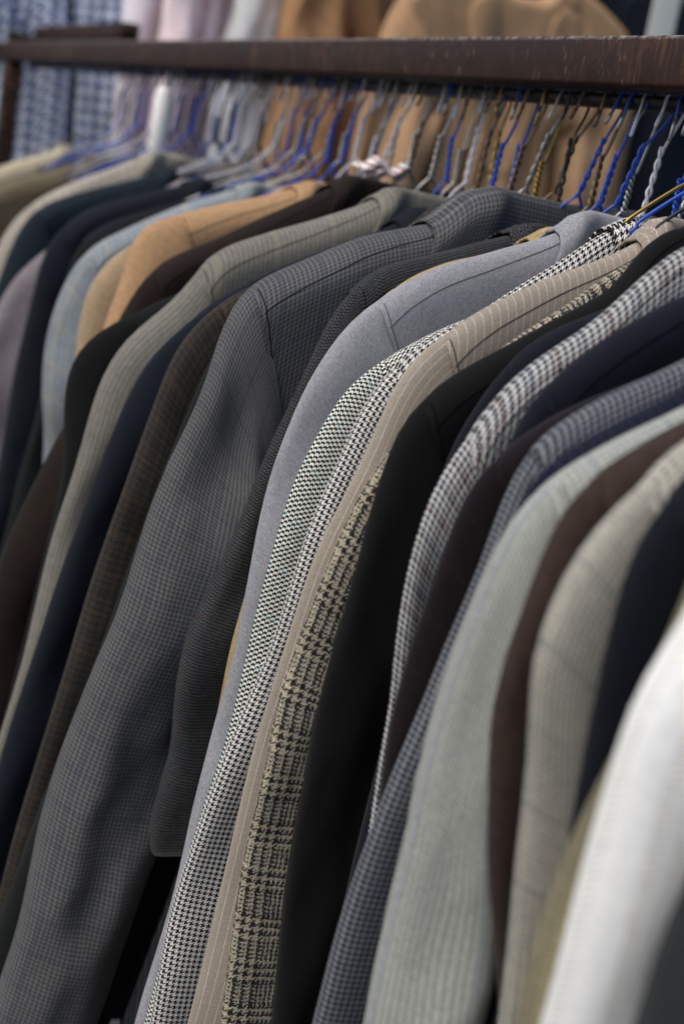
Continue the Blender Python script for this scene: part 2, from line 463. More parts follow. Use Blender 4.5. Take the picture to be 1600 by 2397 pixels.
# ------------------------------------------------------------ wire hangers
ROD = (0.047, 1.697); ROD_R = 0.0075
def wire_mats():
    return {
        'silver': plain('bare_silver_wire', (0.36, 0.36, 0.35), .38, 0.85, .3),
        'blue': plain('blue_coated_wire', (0.015, 0.07, 0.42), .35, 0.0, .2),
        'navy': plain('dark_blue_coated_wire', (0.02, 0.04, 0.16), .35, 0.1, .2),
        'gold': plain('gold_wire', (0.32, 0.22, 0.06), .35, 0.85, .2),
        'black': plain('black_wire', (0.012, 0.012, 0.013), .4, 0.0, .2),
        'teal': plain('teal_coated_wire', (0.02, 0.20, 0.27), .4, 0.0, .2),
        'white': plain('white_coated_wire', (0.62, 0.63, 0.68), .4, 0.0, .1),
        'bronze': plain('dull_bronze_wire', (0.16, 0.12, 0.08), .4, 0.7, .2)}
WM = wire_mats()
hanger_mesh = {}
def hanger_parts(colour, variant, short=False):
    key = (colour, variant, short)
    if key in hanger_mesh: return hanger_mesh[key]
    rr = .00118 + .00018 * (variant % 2)
    top = -.036 - .010 * (variant % 3); bot = -.082
    if variant == 3: top, bot = -.020, -.036
    R = ROD_R + .0022
    hook = [(0, .0005, top), (0, .004, top + .010), (0, R * 1.0, -.010)]
    for i in range(13):
        w = math.radians(-5 + 195 * i / 12); hook.append((0, R * math.cos(w), R * math.sin(w)))
    hook += [(0, -R * 1.05, -.010), (0, -R * 1.25, -.018 - .004 * (variant % 3))]
    tipn = hook[-1]
    hd = tube_data([(catmull(hook, 3), rr)], 8)
    tip = tube_data([([hook[-2], tuple((a + b) / 2 for a, b in zip(hook[-2], tipn)), tipn, (0, tipn[1] - .0006, tipn[2] - .0015)], [rr * 1.25, rr * 1.3, rr * 1.25, rr * .6])], 8)
    tw = []
    for ph in (0, math.pi):
        pts = []
        for i in range(61):
            t = i / 60; z = top + .004 + (bot - top - .004) * t; w = ph + t * 2 * math.pi * (2.5 + .45 * variant)
            r = .00115 + .0007 * math.sin(t * 7 + variant * 2 + ph) ** 2 * t
            pts.append((r * math.cos(w), r * math.sin(w), z))
        tw.append((pts, rr))
    twd = tube_data(tw, 6)
    fr = []
    e_, dz_ = (.12, .085) if short else (.185, .112)
    half = [(.001, .001), (.010, -.010), (.022, -.028 if short else -.022), (e_ * .6, -dz_ * .66), (e_ * .97, -dz_), (e_, -dz_ - .007), (e_ * .97, -dz_ - .013)]
    if variant == 3: half = [(.001, .001), (.010, -.003), (.022, -.008), (.05, -.020), (.085, -.046), (.090, -.053), (.086, -.060)]; dz_ = .048
    pts = [(0, a, bot + c) for a, c in half] + [(0, 0, bot - dz_ - .018)] + [(0, -a, bot + c) for a, c in half[::-1]]
    frd = tube_data([(catmull(pts, 4), rr)], 6)
    out = []
    for nm, (V, F), m in (('hook', hd, WM[colour]), ('twisted_neck', twd, WM[colour]), ('shoulder_wire', frd, WM[colour]),
                          ('hook_tip', tip, WM['silver'] if colour in ('blue', 'navy') else WM['white' if colour == 'silver' else colour])):
        me = bpy.data.meshes.new(nm); me.from_pydata(V, [], F); me.update()
        for p in me.polygons: p.use_smooth = True
        me.materials.append(m); out.append((nm, me))
    hanger_mesh[key] = out; return out

def make_hanger(x, colour, label, lean=(0, 0), variant=0, lift=0.0, yaw=0.0, short=False):
    r = empty('wire_hanger', (x, ROD[0], ROD[1] + lift), label, 'hanger', 'wire hangers hooked on the rack rod')
    r.rotation_euler = (lean[0], lean[1], lean[2] if len(lean) > 2 else 0)
    for nm, me in hanger_parts(colour, variant, short):
        o = bpy.data.objects.new(nm, me); C.objects.link(o); o.parent = r
        if nm != 'shoulder_wire': o.rotation_euler = (0, 0, yaw)      # the hooks are bent out of the frame's plane
    return r

# ============================================================ THE PLACE
# ground and the dark shop front behind
g = link_mesh('ground', [(-30, -30, 0), (30, -30, 0), (30, 30, 0), (-30, 30, 0)], [(0, 1, 2, 3)], asphalt(), smooth=False); g['kind'] = 'structure'
V, F = box_data(-6.0, 2.5, 0, .2, 0, 4.2, .01)
wl = link_mesh('dark_wall', V, F, plain('dark_blue_grey_render', (0.022, 0.026, 0.034), .85, 0, .3, 3.0), smooth=False)
wl.rotation_euler = (0, 0, math.radians(30)); wl.location = (-.6, 3.1, 0)
wl['label'] = 'dark blue grey wall closing the view behind the hanging shirts'; wl['category'] = 'wall'

# the rack
rack = empty('clothes_rack', (0, 0, 0), 'dark brown steel clothes rack with scuffed square top bar over a rod of hangers', 'clothes rack')
RM = rusty_paint(); RP = rusty_paint(0.0); STEEL = plain('dark_worn_steel', (0.06, 0.06, 0.065), .3, .8, .3, 60)
V, F = box_data(-3.4, 1.7, 0, .035, 0, .035, .0035)
tb = link_mesh('top_bar', V, F, RM, rack); tb.location = (0, 0, 1.70)
V, F = tube_data([([(-2.0 + 3.66 * i / 30, 0, 0) for i in range(31)], ROD_R)], 16)
rd = link_mesh('hanging_rod', V, F, STEEL, rack); rd.location = (0, ROD[0], ROD[1])
for px_ in (-2.048, 1.682):
    V, F = box_data(0, .035, 0, .035, 0, 1.6995, .0035)
    p = link_mesh('post', V, F, RP, rack); p.location = (px_, 0, 0)
    V, F = box_data(0, .035, -.35, .42, .05, .085, .0035)
    p = link_mesh('foot', V, F, RP, rack); p.location = (px_ + .037, 0, -.045)

# ------------------------------------------------------------ cloths
M = {}
def F_(k, *a, **kw): M[k] = fabric(k + '_cloth', *a, **kw); return M[k]
F_('cream_far', 1.2, (0.40, 0.35, 0.25))
F_('olive_far', 1.2, (0.13, 0.105, 0.065))
F_('beige_far', 1.4, (0.33, 0.30, 0.25), warp=[(8, 0, 4, (0.26, 0.24, 0.2))])
F_('teal_navy', 1.2, (0.008, 0.015, 0.022))
F_('mauve', 1.2, (0.19, 0.165, 0.18))
F_('midnight', 1.2, (0.006, 0.008, 0.014))
F_('black_green', 1.2, (0.005, 0.007, 0.0075))
F_('blue_check', 1.0, (0.25, 0.275, 0.29), warp=[(6, 0, 2, (0.15, 0.19, 0.23)), (40, 0, 2, (0.36, 0.34, 0.2))], weft=[(6, 0, 2, (0.15, 0.19, 0.23)), (40, 0, 2, (0.36, 0.34, 0.2))])
F_('sand', 1.0, (0.32, 0.235, 0.145))
F_('camel', 1.0, (0.38, 0.235, 0.125), mottle=.04)
F_('dark_brown', 1.2, (0.014, 0.009, 0.007))
F_('black_sleeve', 1.2, (0.004, 0.0045, 0.0045))
F_('cream_check', .8, (0.19, 0.18, 0.152), warp=[(5, 0, 2, (0.085, 0.085, 0.078)), (60, 0, 3, (0.22, 0.20, 0.12))], weft=[(5, 0, 2, (0.17, 0.165, 0.135))], weave='plain')
F_('navy_mid', .8, (0.0055, 0.0075, 0.013))
F_('brown_plaid', .7, (0.036, 0.031, 0.025), warp=[(8, 0, 3, (0.019, 0.017, 0.015)), (46, 0, 3, (0.065, 0.036, 0.018)), (46, 22, 26, (0.02, 0.02, 0.018))],
   weft=[(8, 0, 3, (0.019, 0.017, 0.015)), (46, 0, 3, (0.065, 0.036, 0.018)), (46, 22, 26, (0.02, 0.02, 0.018))])
F_('green_low', .7, (0.010, 0.013, 0.012))
F_('grey_check', .54, (0.040, 0.043, 0.049), warp=[(6, 0, 3, (0.132, 0.130, 0.126)), (54, 18, 21, (0.08, 0.09, 0.105))],
   weft=[(6, 0, 3, (0.122, 0.121, 0.119)), (54, 18, 21, (0.08, 0.09, 0.105))], weave='plain', mottle=.1, slub=.15)
F_('herringbone', .62, (0.055, 0.057, 0.060), weft_base=(0.006, 0.006, 0.007), weave='herring', flip=9, slub=.4, fuzz=.5, wobble=.08,
   fleck=[((0.05, 0.02, 0.015), -.03), ((0.02, 0.045, 0.055), -.03)])
F_('khaki', .7, (0.36, 0.27, 0.13), weft=[(3, 0, 1, (0.22, 0.16, 0.08))], weave='plain')
F_('lavender', .34, (0.315, 0.315, 0.335), weft_base=(0.215, 0.217, 0.235), weave='plain', slub=.38, mottle=.08, fuzz=.25, bump=.15)
F_('green_tweed', .86, (0.62, 0.62, 0.56), weft_base=(0.010, 0.014, 0.012), warp=[(46, 20, 21, (0.03, 0.20, 0.24))], weft=[(40, 18, 19, (0.04, 0.24, 0.27))],
   weave='herring', flip=24, slub=.25, fuzz=.35, wobble=.12)
F_('houndstooth', .47, (0.56, 0.55, 0.52), warp=[(8, 0, 4, (0.012, 0.011, 0.011))], weft=[(8, 0, 4, (0.012, 0.011, 0.011))], weave='twill', slub=.22, fuzz=.25, mottle=.08, wobble=.10)
F_('pinstripe', .45, (0.285, 0.245, 0.195), warp=[(11, 0, 1, (0.62, 0.58, 0.52))], weft_base=(0.27, 0.232, 0.187), weave='plain', slub=.15, mottle=.06, bump=.15)
_bd = (0.018, 0.019, 0.023); _bl = (0.31, 0.275, 0.20)
_bs = [(8, 0, 4, _bd), (44, 24, 44, _bl), (44, 25, 27, _bd), (44, 29, 31, (0.04, 0.05, 0.065)), (44, 33, 35, _bd), (44, 37, 39, (0.04, 0.05, 0.065)), (44, 41, 43, _bd)]
F_('beige_tweed', .72, (0.34, 0.30, 0.215), warp=_bs, weft=_bs, weave='twill', slub=.5, fuzz=.85, wobble=.7, mottle=.15)
F_('black', .6, (0.0058, 0.0060, 0.0062), sheen=.03, slub=.15)
F_('navy_back', .6, (0.006, 0.007, 0.0115), sheen=.06)
F_('red_houndstooth', .44, (0.50, 0.50, 0.49), warp=[(8, 0, 4, (0.012, 0.013, 0.016)), (64, 30, 32, (0.16, 0.05, 0.03)), (64, 62, 64, (0.06, 0.10, 0.17))],
   weft=[(8, 0, 4, (0.012, 0.013, 0.016)), (64, 30, 32, (0.16, 0.05, 0.03)), (64, 62, 64, (0.06, 0.10, 0.17))], weave='twill', slub=.3, fuzz=.3, wobble=.1)
F_('navy_second', .6, (0.006, 0.007, 0.013), sheen=.06)
F_('maroon', .7, (0.0075, 0.005, 0.0065), weft=[(40, 0, 1, (0.03, 0.015, 0.017))], sheen=.08)
F_('blue_check_near', .42, (0.23, 0.24, 0.25), warp=[(8, 0, 5, (0.017, 0.021, 0.034))], weft=[(8, 0, 5, (0.017, 0.021, 0.034))], weave='twill')
F_('navy_third', .6, (0.007, 0.009, 0.02), warp=[(8, 0, 2, (0.02, 0.022, 0.034))])
F_('green_grey', .50, (0.40, 0.41, 0.365), warp=[(6, 0, 3, (0.20, 0.215, 0.205)), (72, 30, 36, (0.24, 0.27, 0.30))], weft=[(6, 0, 3, (0.17, 0.185, 0.175))], weave='plain', mottle=.05)
F_('brown_near', .8, (0.044, 0.027, 0.019), weft_base=(0.030, 0.020, 0.018), fuzz=.6, slub=.4)
F_('beige_check', .52, (0.43, 0.405, 0.34), warp=[(6, 0, 3, (0.15, 0.16, 0.145)), (60, 24, 28, (0.15, 0.17, 0.16))], weft=[(6, 0, 2, (0.2, 0.2, 0.175)), (70, 24, 27, (0.17, 0.19, 0.17))], weave='plain', mottle=.08)
F_('navy_near', .8, (0.006, 0.0075, 0.012))
F_('olive_near', .7, (0.17, 0.155, 0.10), warp=[(22, 0, 8, (0.33, 0.27, 0.16))])
F_('white', .8, (0.78, 0.79, 0.77), warp=[(22, 0, 6, (0.62, 0.61, 0.56))], slub=.12, fuzz=.1, mottle=.05)
F_('charcoal_near', .8, (0.022, 0.025, 0.027))
# garments hanging on the rack behind
F_('gingham', 3.4, (0.68, 0.73, 0.80), warp=[(8, 0, 4, (0.06, 0.10, 0.26))], weft=[(8, 0, 4, (0.06, 0.10, 0.26))])
F_('dark_teal', 1.2, (0.012, 0.022, 0.034))
F_('pale_lilac', 1.2, (0.78, 0.74, 0.80))
F_('pale_pink', 1.2, (0.86, 0.70, 0.71), warp=[(180, 120, 134, (0.42, 0.14, 0.15))])
F_('pale_grey', 1.2, (0.80, 0.79, 0.76))
F_('caramel', 1.2, (0.36, 0.20, 0.10))
F_('tan_back', 1.2, (0.40, 0.25, 0.14))
F_('navy_rear', 1.2, (0.012, 0.016, 0.025))

seam_dark = plain('dark_thread', (0.004, 0.004, 0.005), .9, spec=.1)
seam_mid = plain('grey_thread', (0.13, 0.13, 0.14), .9, spec=.1)
seam_tan = plain('taupe_thread', (0.06, 0.05, 0.042), .9, spec=.1)

PROFILES = {
    'cream_far': (-1.3, [(0.0208,1.5823),(-0.019,1.5684),(-0.0526,1.5534),(-0.0925,1.5369),(-0.1317,1.5172),(-0.1695,1.4891),(-0.2114,1.4389)], None),
    'olive_far': (-1.1, [(0.0315,1.5937),(-0.0469,1.5558),(-0.1083,1.5273),(-0.1687,1.4994),(-0.2026,1.4664),(-0.2273,1.4066)], None),
    'beige_far': (-0.82, [(-0.005,1.6058),(-0.0464,1.5836),(-0.0839,1.5582),(-0.1218,1.5397),(-0.1534,1.5201),(-0.1842,1.4963),(-0.206,1.4684),(-0.2211,1.4305),(-0.2341,1.3731)], (-0.1892, 1.4912)),
    'teal_navy': (-0.74, [(0.01,1.5879),(-0.0281,1.5701),(-0.0822,1.55),(-0.135,1.5282),(-0.1711,1.5123),(-0.1961,1.496),(-0.2116,1.4685),(-0.2231,1.4298),(-0.2396,1.3633)], (-0.1961, 1.496)),
    'mauve': (-0.67, [(0.0347,1.6051),(0.0028,1.5896),(-0.0273,1.565),(-0.0832,1.5306),(-0.1384,1.4994),(-0.1773,1.4719),(-0.1969,1.4528),(-0.219,1.4293),(-0.2403,1.3905),(-0.2543,1.3315),(-0.2663,1.2509)], (-0.1969, 1.4528)),
    'midnight': (-0.61, [(0.0654,1.6088),(0.0342,1.609),(-0.0064,1.5843),(-0.0472,1.5659),(-0.1175,1.5363),(-0.1661,1.5134),(-0.1957,1.4854),(-0.2113,1.4486),(-0.2199,1.3719),(-0.2261,1.2942),(-0.2318,1.2097)], (-0.1957, 1.4854)),
    'black_green': (-0.53, [(0.0527,1.6058),(0.0072,1.5865),(-0.0514,1.5558),(-0.1239,1.526),(-0.1704,1.5027),(-0.1918,1.4784),(-0.2011,1.4365),(-0.2115,1.3624),(-0.2172,1.2874),(-0.2299,1.1849),(-0.2408,1.1064)], (-0.1921, 1.4808)),
    'blue_check': (-0.45, [(0.0458,1.6199),(0.0252,1.6026),(-0.0223,1.579),(-0.0838,1.5551),(-0.1246,1.534),(-0.1687,1.5073),(-0.2029,1.4823),(-0.218,1.4553),(-0.2294,1.4173),(-0.2335,1.3752),(-0.2321,1.3285),(-0.2268,1.3004),(-0.2205,1.2673),(-0.2129,1.1844)], (-0.207, 1.4785)),
    'sand': (-0.34, [(0.0106,1.6041),(-0.0623,1.5649),(-0.1491,1.5289),(-0.1902,1.5042),(-0.2076,1.487),(-0.2223,1.466),(-0.2291,1.4353),(-0.2299,1.4007),(-0.2295,1.3526),(-0.2249,1.2633)], (-0.198, 1.4968)),
    'camel': (-0.29, [(-0.0072,1.6065),(-0.022,1.5967),(-0.0392,1.5877),(-0.0739,1.5742),(-0.1082,1.5621),(-0.1462,1.5492),(-0.175,1.5378),(-0.1929,1.5283),(-0.2038,1.5146),(-0.2067,1.4958),(-0.2105,1.4706),(-0.2192,1.4405),(-0.2263,1.3977),(-0.2318,1.3419),(-0.2358,1.2544)], (-0.1652, 1.5301)),
    'dark_brown': (-0.2, [(0.0019,1.6196),(-0.0192,1.6115),(-0.0592,1.5865),(-0.0989,1.5642),(-0.1298,1.5449),(-0.1605,1.5271),(-0.1908,1.5103),(-0.2107,1.4934),(-0.225,1.4665),(-0.2394,1.4258),(-0.2563,1.3727),(-0.2751,1.3332),(-0.2915,1.2897),(-0.3077,1.2439),(-0.3203,1.1813),(-0.3299,1.0878)], (-0.2109, 1.4953)),
    'black_sleeve': (-0.155, [(0.0122,1.6147),(-0.0496,1.5688),(-0.1259,1.5199),(-0.1898,1.4872),(-0.2369,1.4601),(-0.265,1.4409),(-0.2797,1.4224),(-0.2855,1.3992),(-0.285,1.3649),(-0.2814,1.3304),(-0.2837,1.2712),(-0.2914,1.1901),(-0.3012,1.107),(-0.3113,1.0218)], (-0.2369, 1.4601)),
    'cream_check': (-0.105, [(-0.0126,1.6101),(-0.036,1.5984),(-0.0626,1.5834),(-0.0894,1.5714),(-0.1197,1.5587),(-0.1494,1.5455),(-0.1751,1.5348),(-0.1923,1.5217),(-0.2014,1.5061),(-0.2169,1.4824),(-0.24,1.4598),(-0.2575,1.4379),(-0.2682,1.4076),(-0.2766,1.3588),(-0.286,1.3016),(-0.2951,1.2397),(-0.3043,1.1766),(-0.3128,1.1205),(-0.3248,1.0263)], (-0.1998, 1.5081)),
    'navy_mid': (-0.055, [(-0.0085,1.6069),(-0.0552,1.5713),(-0.1068,1.5464),(-0.1568,1.5204),(-0.1975,1.4926),(-0.2265,1.4647),(-0.2473,1.4378),(-0.263,1.4027),(-0.2789,1.3531),(-0.2937,1.2902),(-0.3066,1.2265),(-0.3181,1.1578),(-0.329,1.0957),(-0.3397,1.0123)], (-0.217, 1.4745)),
    'brown_plaid': (-0.01, [(-0.0204,1.6057),(-0.0757,1.5631),(-0.1469,1.5331),(-0.1943,1.5085),(-0.2136,1.4944),(-0.2317,1.4738),(-0.2453,1.4469),(-0.2543,1.4119),(-0.2653,1.3659),(-0.278,1.3051),(-0.2901,1.2361),(-0.304,1.1506),(-0.3139,1.0861),(-0.3236,1.0163),(-0.3326,0.9367)], (-0.2201, 1.4903)),
    'green_low': (0.02, [(-0.0251,1.606),(-0.0895,1.558),(-0.1576,1.5225),(-0.1971,1.5011),(-0.2147,1.4792),(-0.2273,1.4479),(-0.2413,1.4028),(-0.257,1.3434),(-0.2714,1.2727),(-0.2861,1.2005),(-0.301,1.1269),(-0.3151,1.0709),(-0.3241,1.0293),(-0.3306,0.9949),(-0.3429,0.9169)], (-0.2089, 1.4865)),
    'grey_check': (0.065, [(-0.0264,1.6018),(-0.0518,1.5943),(-0.0801,1.5851),(-0.1148,1.5738),(-0.1417,1.5638),(-0.1676,1.5508),(-0.1927,1.5362),(-0.2114,1.5257),(-0.2229,1.5174),(-0.2296,1.503),(-0.2365,1.4833),(-0.2438,1.4555),(-0.2523,1.4241),(-0.2616,1.386),(-0.2698,1.3508),(-0.2783,1.3052),(-0.2858,1.2625),(-0.295,1.2191),(-0.3038,1.1771),(-0.3125,1.1345),(-0.3193,1.095),(-0.3249,1.0437),(-0.3305,0.9991),(-0.3365,0.9693),(-0.342,0.9279)], (-0.2229, 1.5174)),
    'herringbone': (0.125, [(0.0248,1.6279),(0.0035,1.6121),(-0.0234,1.5972),(-0.0575,1.5831),(-0.0911,1.5709),(-0.1241,1.5595),(-0.1495,1.548),(-0.1654,1.5339),(-0.1755,1.5159),(-0.1845,1.4919),(-0.1927,1.4633),(-0.201,1.4345),(-0.2109,1.4053),(-0.2183,1.3698),(-0.2267,1.3403),(-0.2374,1.304),(-0.2465,1.2775),(-0.2502,1.2474),(-0.2494,1.2136),(-0.2467,1.1792),(-0.2516,1.1445),(-0.2542,1.1163),(-0.2493,1.0982)], (-0.1654, 1.5339)),
    'khaki': (0.152, [(0.0038,1.6148),(-0.0551,1.5821),(-0.1206,1.5584),(-0.1508,1.5397),(-0.1723,1.5133),(-0.1856,1.4788),(-0.1989,1.4441),(-0.2081,1.4033),(-0.2168,1.359),(-0.2224,1.3141),(-0.2264,1.2783),(-0.2277,1.2454),(-0.2292,1.2085),(-0.2293,1.1711),(-0.2347,1.1193),(-0.2402,1.0664),(-0.2453,1.0088)], (-0.1535, 1.5364)),
    'lavender': (0.185, [(-0.0208,1.6152),(-0.0346,1.6052),(-0.0561,1.5904),(-0.0757,1.5839),(-0.1011,1.5741),(-0.1262,1.5651),(-0.1502,1.5533),(-0.1671,1.5403),(-0.1779,1.5327),(-0.1893,1.5222),(-0.2004,1.5058),(-0.2096,1.4875),(-0.2168,1.4665),(-0.2219,1.4426),(-0.2269,1.4171),(-0.2305,1.3869),(-0.2328,1.3503),(-0.2345,1.3131),(-0.2352,1.2785),(-0.2375,1.2433),(-0.2405,1.2076),(-0.2454,1.1714),(-0.2494,1.1347),(-0.254,1.0941),(-0.2594,1.0495),(-0.2655,1.0009)], (-0.1779, 1.5327)),
    'green_tweed': (0.215, [(-0.0107,1.6074),(-0.0326,1.5883),(-0.0598,1.5703),(-0.0868,1.5533),(-0.1164,1.5355),(-0.1403,1.5242),(-0.1633,1.5109),(-0.18,1.4992),(-0.1936,1.4885),(-0.2048,1.4741),(-0.2133,1.4534),(-0.2205,1.4342),(-0.228,1.4106),(-0.2326,1.3811),(-0.2357,1.3543),(-0.2388,1.3272),(-0.2411,1.2968),(-0.2435,1.2721),(-0.2462,1.241),(-0.25,1.2062),(-0.2554,1.1711),(-0.2599,1.1289),(-0.2644,1.0859),(-0.2702,1.039)], (-0.1854, 1.495)),
    'houndstooth': (0.245, [(-0.0406,1.6088),(-0.0507,1.6052),(-0.0619,1.5953),(-0.0788,1.5819),(-0.0901,1.5735),(-0.1071,1.5616),(-0.1289,1.5438),(-0.1512,1.5294),(-0.173,1.5141),(-0.1883,1.4988),(-0.2001,1.4811),(-0.208,1.4596),(-0.2143,1.4368),(-0.2211,1.4166),(-0.2284,1.3906),(-0.2334,1.3645),(-0.2372,1.3382),(-0.2421,1.3057),(-0.2502,1.2729),(-0.2577,1.2457),(-0.2628,1.2214),(-0.2675,1.1938),(-0.2712,1.1595),(-0.275,1.1248),(-0.2784,1.0862),(-0.2799,1.0438)], (-0.1908, 1.4958)),
    'pinstripe': (0.278, [(-0.0226,1.6231),(-0.0357,1.6136),(-0.0544,1.5953),(-0.075,1.585),(-0.0986,1.575),(-0.1213,1.5634),(-0.1434,1.5509),(-0.1646,1.5358),(-0.1799,1.523),(-0.1924,1.5111),(-0.2,1.4977),(-0.2055,1.4812),(-0.2103,1.4607),(-0.2158,1.444),(-0.2224,1.4246),(-0.2292,1.4064),(-0.2353,1.384),(-0.2394,1.3587),(-0.2422,1.3333),(-0.2455,1.3017),(-0.2492,1.2668),(-0.2522,1.2284),(-0.2546,1.1892),(-0.2571,1.1462),(-0.2606,1.1056),(-0.2647,1.0646)], (-0.1799, 1.523)),
    'beige_tweed': (0.305, [(-0.0734,1.5878),(-0.1117,1.5568),(-0.1506,1.5263),(-0.1876,1.4915),(-0.2062,1.469),(-0.2173,1.4498),(-0.2252,1.4348),(-0.2313,1.4145),(-0.2371,1.3955),(-0.2412,1.3765),(-0.2457,1.3546),(-0.2503,1.3325),(-0.2553,1.3047),(-0.2566,1.2708),(-0.2579,1.2363),(-0.2592,1.2012),(-0.2586,1.1623),(-0.258,1.1226),(-0.2565,1.0821)], (-0.2062, 1.469)),
    'black': (0.332, [(-0.064,1.6156),(-0.0796,1.6033),(-0.0915,1.5916),(-0.0919,1.5788),(-0.1127,1.5636),(-0.1339,1.551),(-0.1544,1.5374),(-0.175,1.5252),(-0.1924,1.5134),(-0.2044,1.5035),(-0.2148,1.4926),(-0.222,1.4807),(-0.2256,1.4641),(-0.229,1.4435),(-0.2317,1.4176),(-0.2339,1.3888),(-0.2359,1.3596),(-0.2388,1.3299),(-0.2408,1.3025),(-0.2414,1.2748),(-0.242,1.2466),(-0.2427,1.2151),(-0.2417,1.18),(-0.2407,1.1411),(-0.2387,1.0985)], (-0.2136, 1.494)),
    'navy_back': (0.358, [(-0.0752,1.5846),(-0.1075,1.5678),(-0.1318,1.5576),(-0.155,1.5452),(-0.1719,1.5322),(-0.1829,1.5184),(-0.1887,1.5044),(-0.1953,1.4928),(-0.2012,1.475),(-0.2046,1.4523),(-0.2046,1.4193),(-0.2063,1.3804),(-0.2096,1.3273),(-0.213,1.2726)], (-0.1829, 1.5184)),
    'red_houndstooth': (0.385, [(-0.0909,1.6093),(-0.1033,1.6005),(-0.1153,1.5902),(-0.1264,1.5774),(-0.1373,1.5638),(-0.1514,1.5521),(-0.1681,1.5401),(-0.1842,1.5262),(-0.1948,1.5134),(-0.2026,1.4997),(-0.2103,1.486),(-0.2182,1.4735),(-0.2233,1.46),(-0.2266,1.4441),(-0.2284,1.427),(-0.2296,1.4072),(-0.2296,1.3848),(-0.2285,1.3646),(-0.2252,1.339),(-0.2244,1.3076),(-0.2231,1.2729)], (-0.2119, 1.4811)),
    'navy_second': (0.41, [(-0.1029,1.5828),(-0.1279,1.569),(-0.1473,1.5569),(-0.1633,1.5437),(-0.1764,1.5309),(-0.1895,1.5182),(-0.197,1.5049),(-0.1998,1.4884),(-0.2037,1.4647),(-0.2079,1.4359),(-0.2132,1.3994),(-0.2186,1.3497)], (-0.1895, 1.5182)),
    'maroon': (0.435, [(-0.1132,1.5501),(-0.1333,1.5413),(-0.1531,1.533),(-0.1748,1.5227),(-0.1933,1.5122),(-0.2086,1.5004),(-0.2234,1.4875),(-0.2331,1.4745),(-0.2371,1.4585),(-0.2407,1.4402),(-0.245,1.4194),(-0.2486,1.4008),(-0.2518,1.3796),(-0.255,1.3583),(-0.2557,1.3367),(-0.2541,1.3122),(-0.2518,1.2873),(-0.2474,1.249),(-0.2424,1.1962)], (-0.2277, 1.4838)),
    'blue_check_near': (0.46, [(-0.1295,1.5578),(-0.1435,1.5493),(-0.1622,1.5397),(-0.1806,1.5299),(-0.1985,1.5197),(-0.2112,1.5101),(-0.2209,1.4985),(-0.2257,1.4874),(-0.2278,1.4731),(-0.2307,1.4576),(-0.2333,1.4397),(-0.2367,1.4217),(-0.2409,1.4013),(-0.2443,1.3829),(-0.2486,1.3621),(-0.2541,1.3412),(-0.2596,1.3201),(-0.2635,1.2963),(-0.2666,1.2722),(-0.2696,1.2453),(-0.2711,1.2179),(-0.2724,1.1903)], (-0.2243, 1.4918)),
    'navy_third': (0.485, [(-0.146,1.546),(-0.1595,1.5383),(-0.1774,1.5283),(-0.195,1.5184),(-0.2123,1.5087),(-0.2264,1.4973),(-0.2346,1.4863),(-0.2371,1.4714),(-0.2393,1.4501),(-0.2424,1.4219),(-0.2452,1.3911),(-0.2494,1.3551),(-0.2527,1.3021)], (-0.2302, 1.4928)),
    'green_grey': (0.51, [(-0.1648,1.5423),(-0.1774,1.5336),(-0.1949,1.5255),(-0.2117,1.5161),(-0.2279,1.5055),(-0.2398,1.497),(-0.2481,1.4885),(-0.2546,1.4771),(-0.2581,1.4628),(-0.2614,1.4474),(-0.2638,1.4329),(-0.2658,1.4162),(-0.2673,1.3973),(-0.2684,1.3759),(-0.2695,1.3543),(-0.2707,1.3324),(-0.2714,1.3078),(-0.2721,1.2828),(-0.2728,1.2575),(-0.2728,1.2246)], (-0.2417, 1.4953)),
    'brown_near': (0.55, [(-0.1918,1.542),(-0.2077,1.5321),(-0.2236,1.5234),(-0.2389,1.5138),(-0.2498,1.5046),(-0.2561,1.4949),(-0.2595,1.4824),(-0.2625,1.468),(-0.2662,1.4515),(-0.2696,1.434),(-0.2725,1.4182),(-0.2723,1.4003),(-0.2692,1.38),(-0.2656,1.3593),(-0.2615,1.3359),(-0.2543,1.314),(-0.2463,1.2936),(-0.2387,1.2705),(-0.2315,1.2471)], (-0.2515, 1.5027)),
    'beige_check': (0.58, [(-0.2153,1.5397),(-0.2283,1.5297),(-0.2382,1.5201),(-0.2484,1.5105),(-0.2581,1.4991),(-0.2657,1.488),(-0.271,1.476),(-0.2752,1.4613),(-0.2779,1.4493),(-0.2785,1.4373),(-0.2747,1.4232),(-0.2712,1.4041),(-0.2681,1.3846),(-0.2662,1.3647),(-0.2642,1.3445),(-0.2611,1.3217),(-0.2574,1.2962),(-0.254,1.2704)], (-0.2484, 1.5105)),
    'navy_near': (0.61, [(-0.2334,1.5336),(-0.2438,1.5261),(-0.253,1.5187),(-0.2595,1.509),(-0.2635,1.4977),(-0.2648,1.4839),(-0.2652,1.4699),(-0.2646,1.454),(-0.2628,1.436),(-0.2618,1.4178),(-0.2612,1.3992),(-0.2595,1.3802),(-0.2571,1.3414)], (-0.2566, 1.5134)),
    'olive_near': (0.635, [(-0.2442,1.5149),(-0.2518,1.4996),(-0.2573,1.4827),(-0.2616,1.464),(-0.2654,1.4451),(-0.2697,1.4278),(-0.274,1.4103),(-0.2772,1.3962),(-0.2795,1.3819),(-0.2824,1.3657),(-0.2848,1.3474),(-0.2857,1.3307),(-0.2852,1.3118)], (-0.2543, 1.4945)),
    'white': (0.665, [(-0.2667,1.5199),(-0.2733,1.5041),(-0.2812,1.4852),(-0.2874,1.4757),(-0.2924,1.4639),(-0.2951,1.4503),(-0.2958,1.4358),(-0.297,1.4228),(-0.2977,1.4079),(-0.299,1.3912),(-0.2993,1.3742),(-0.2992,1.3551),(-0.299,1.3341)], (-0.2733, 1.5041)),
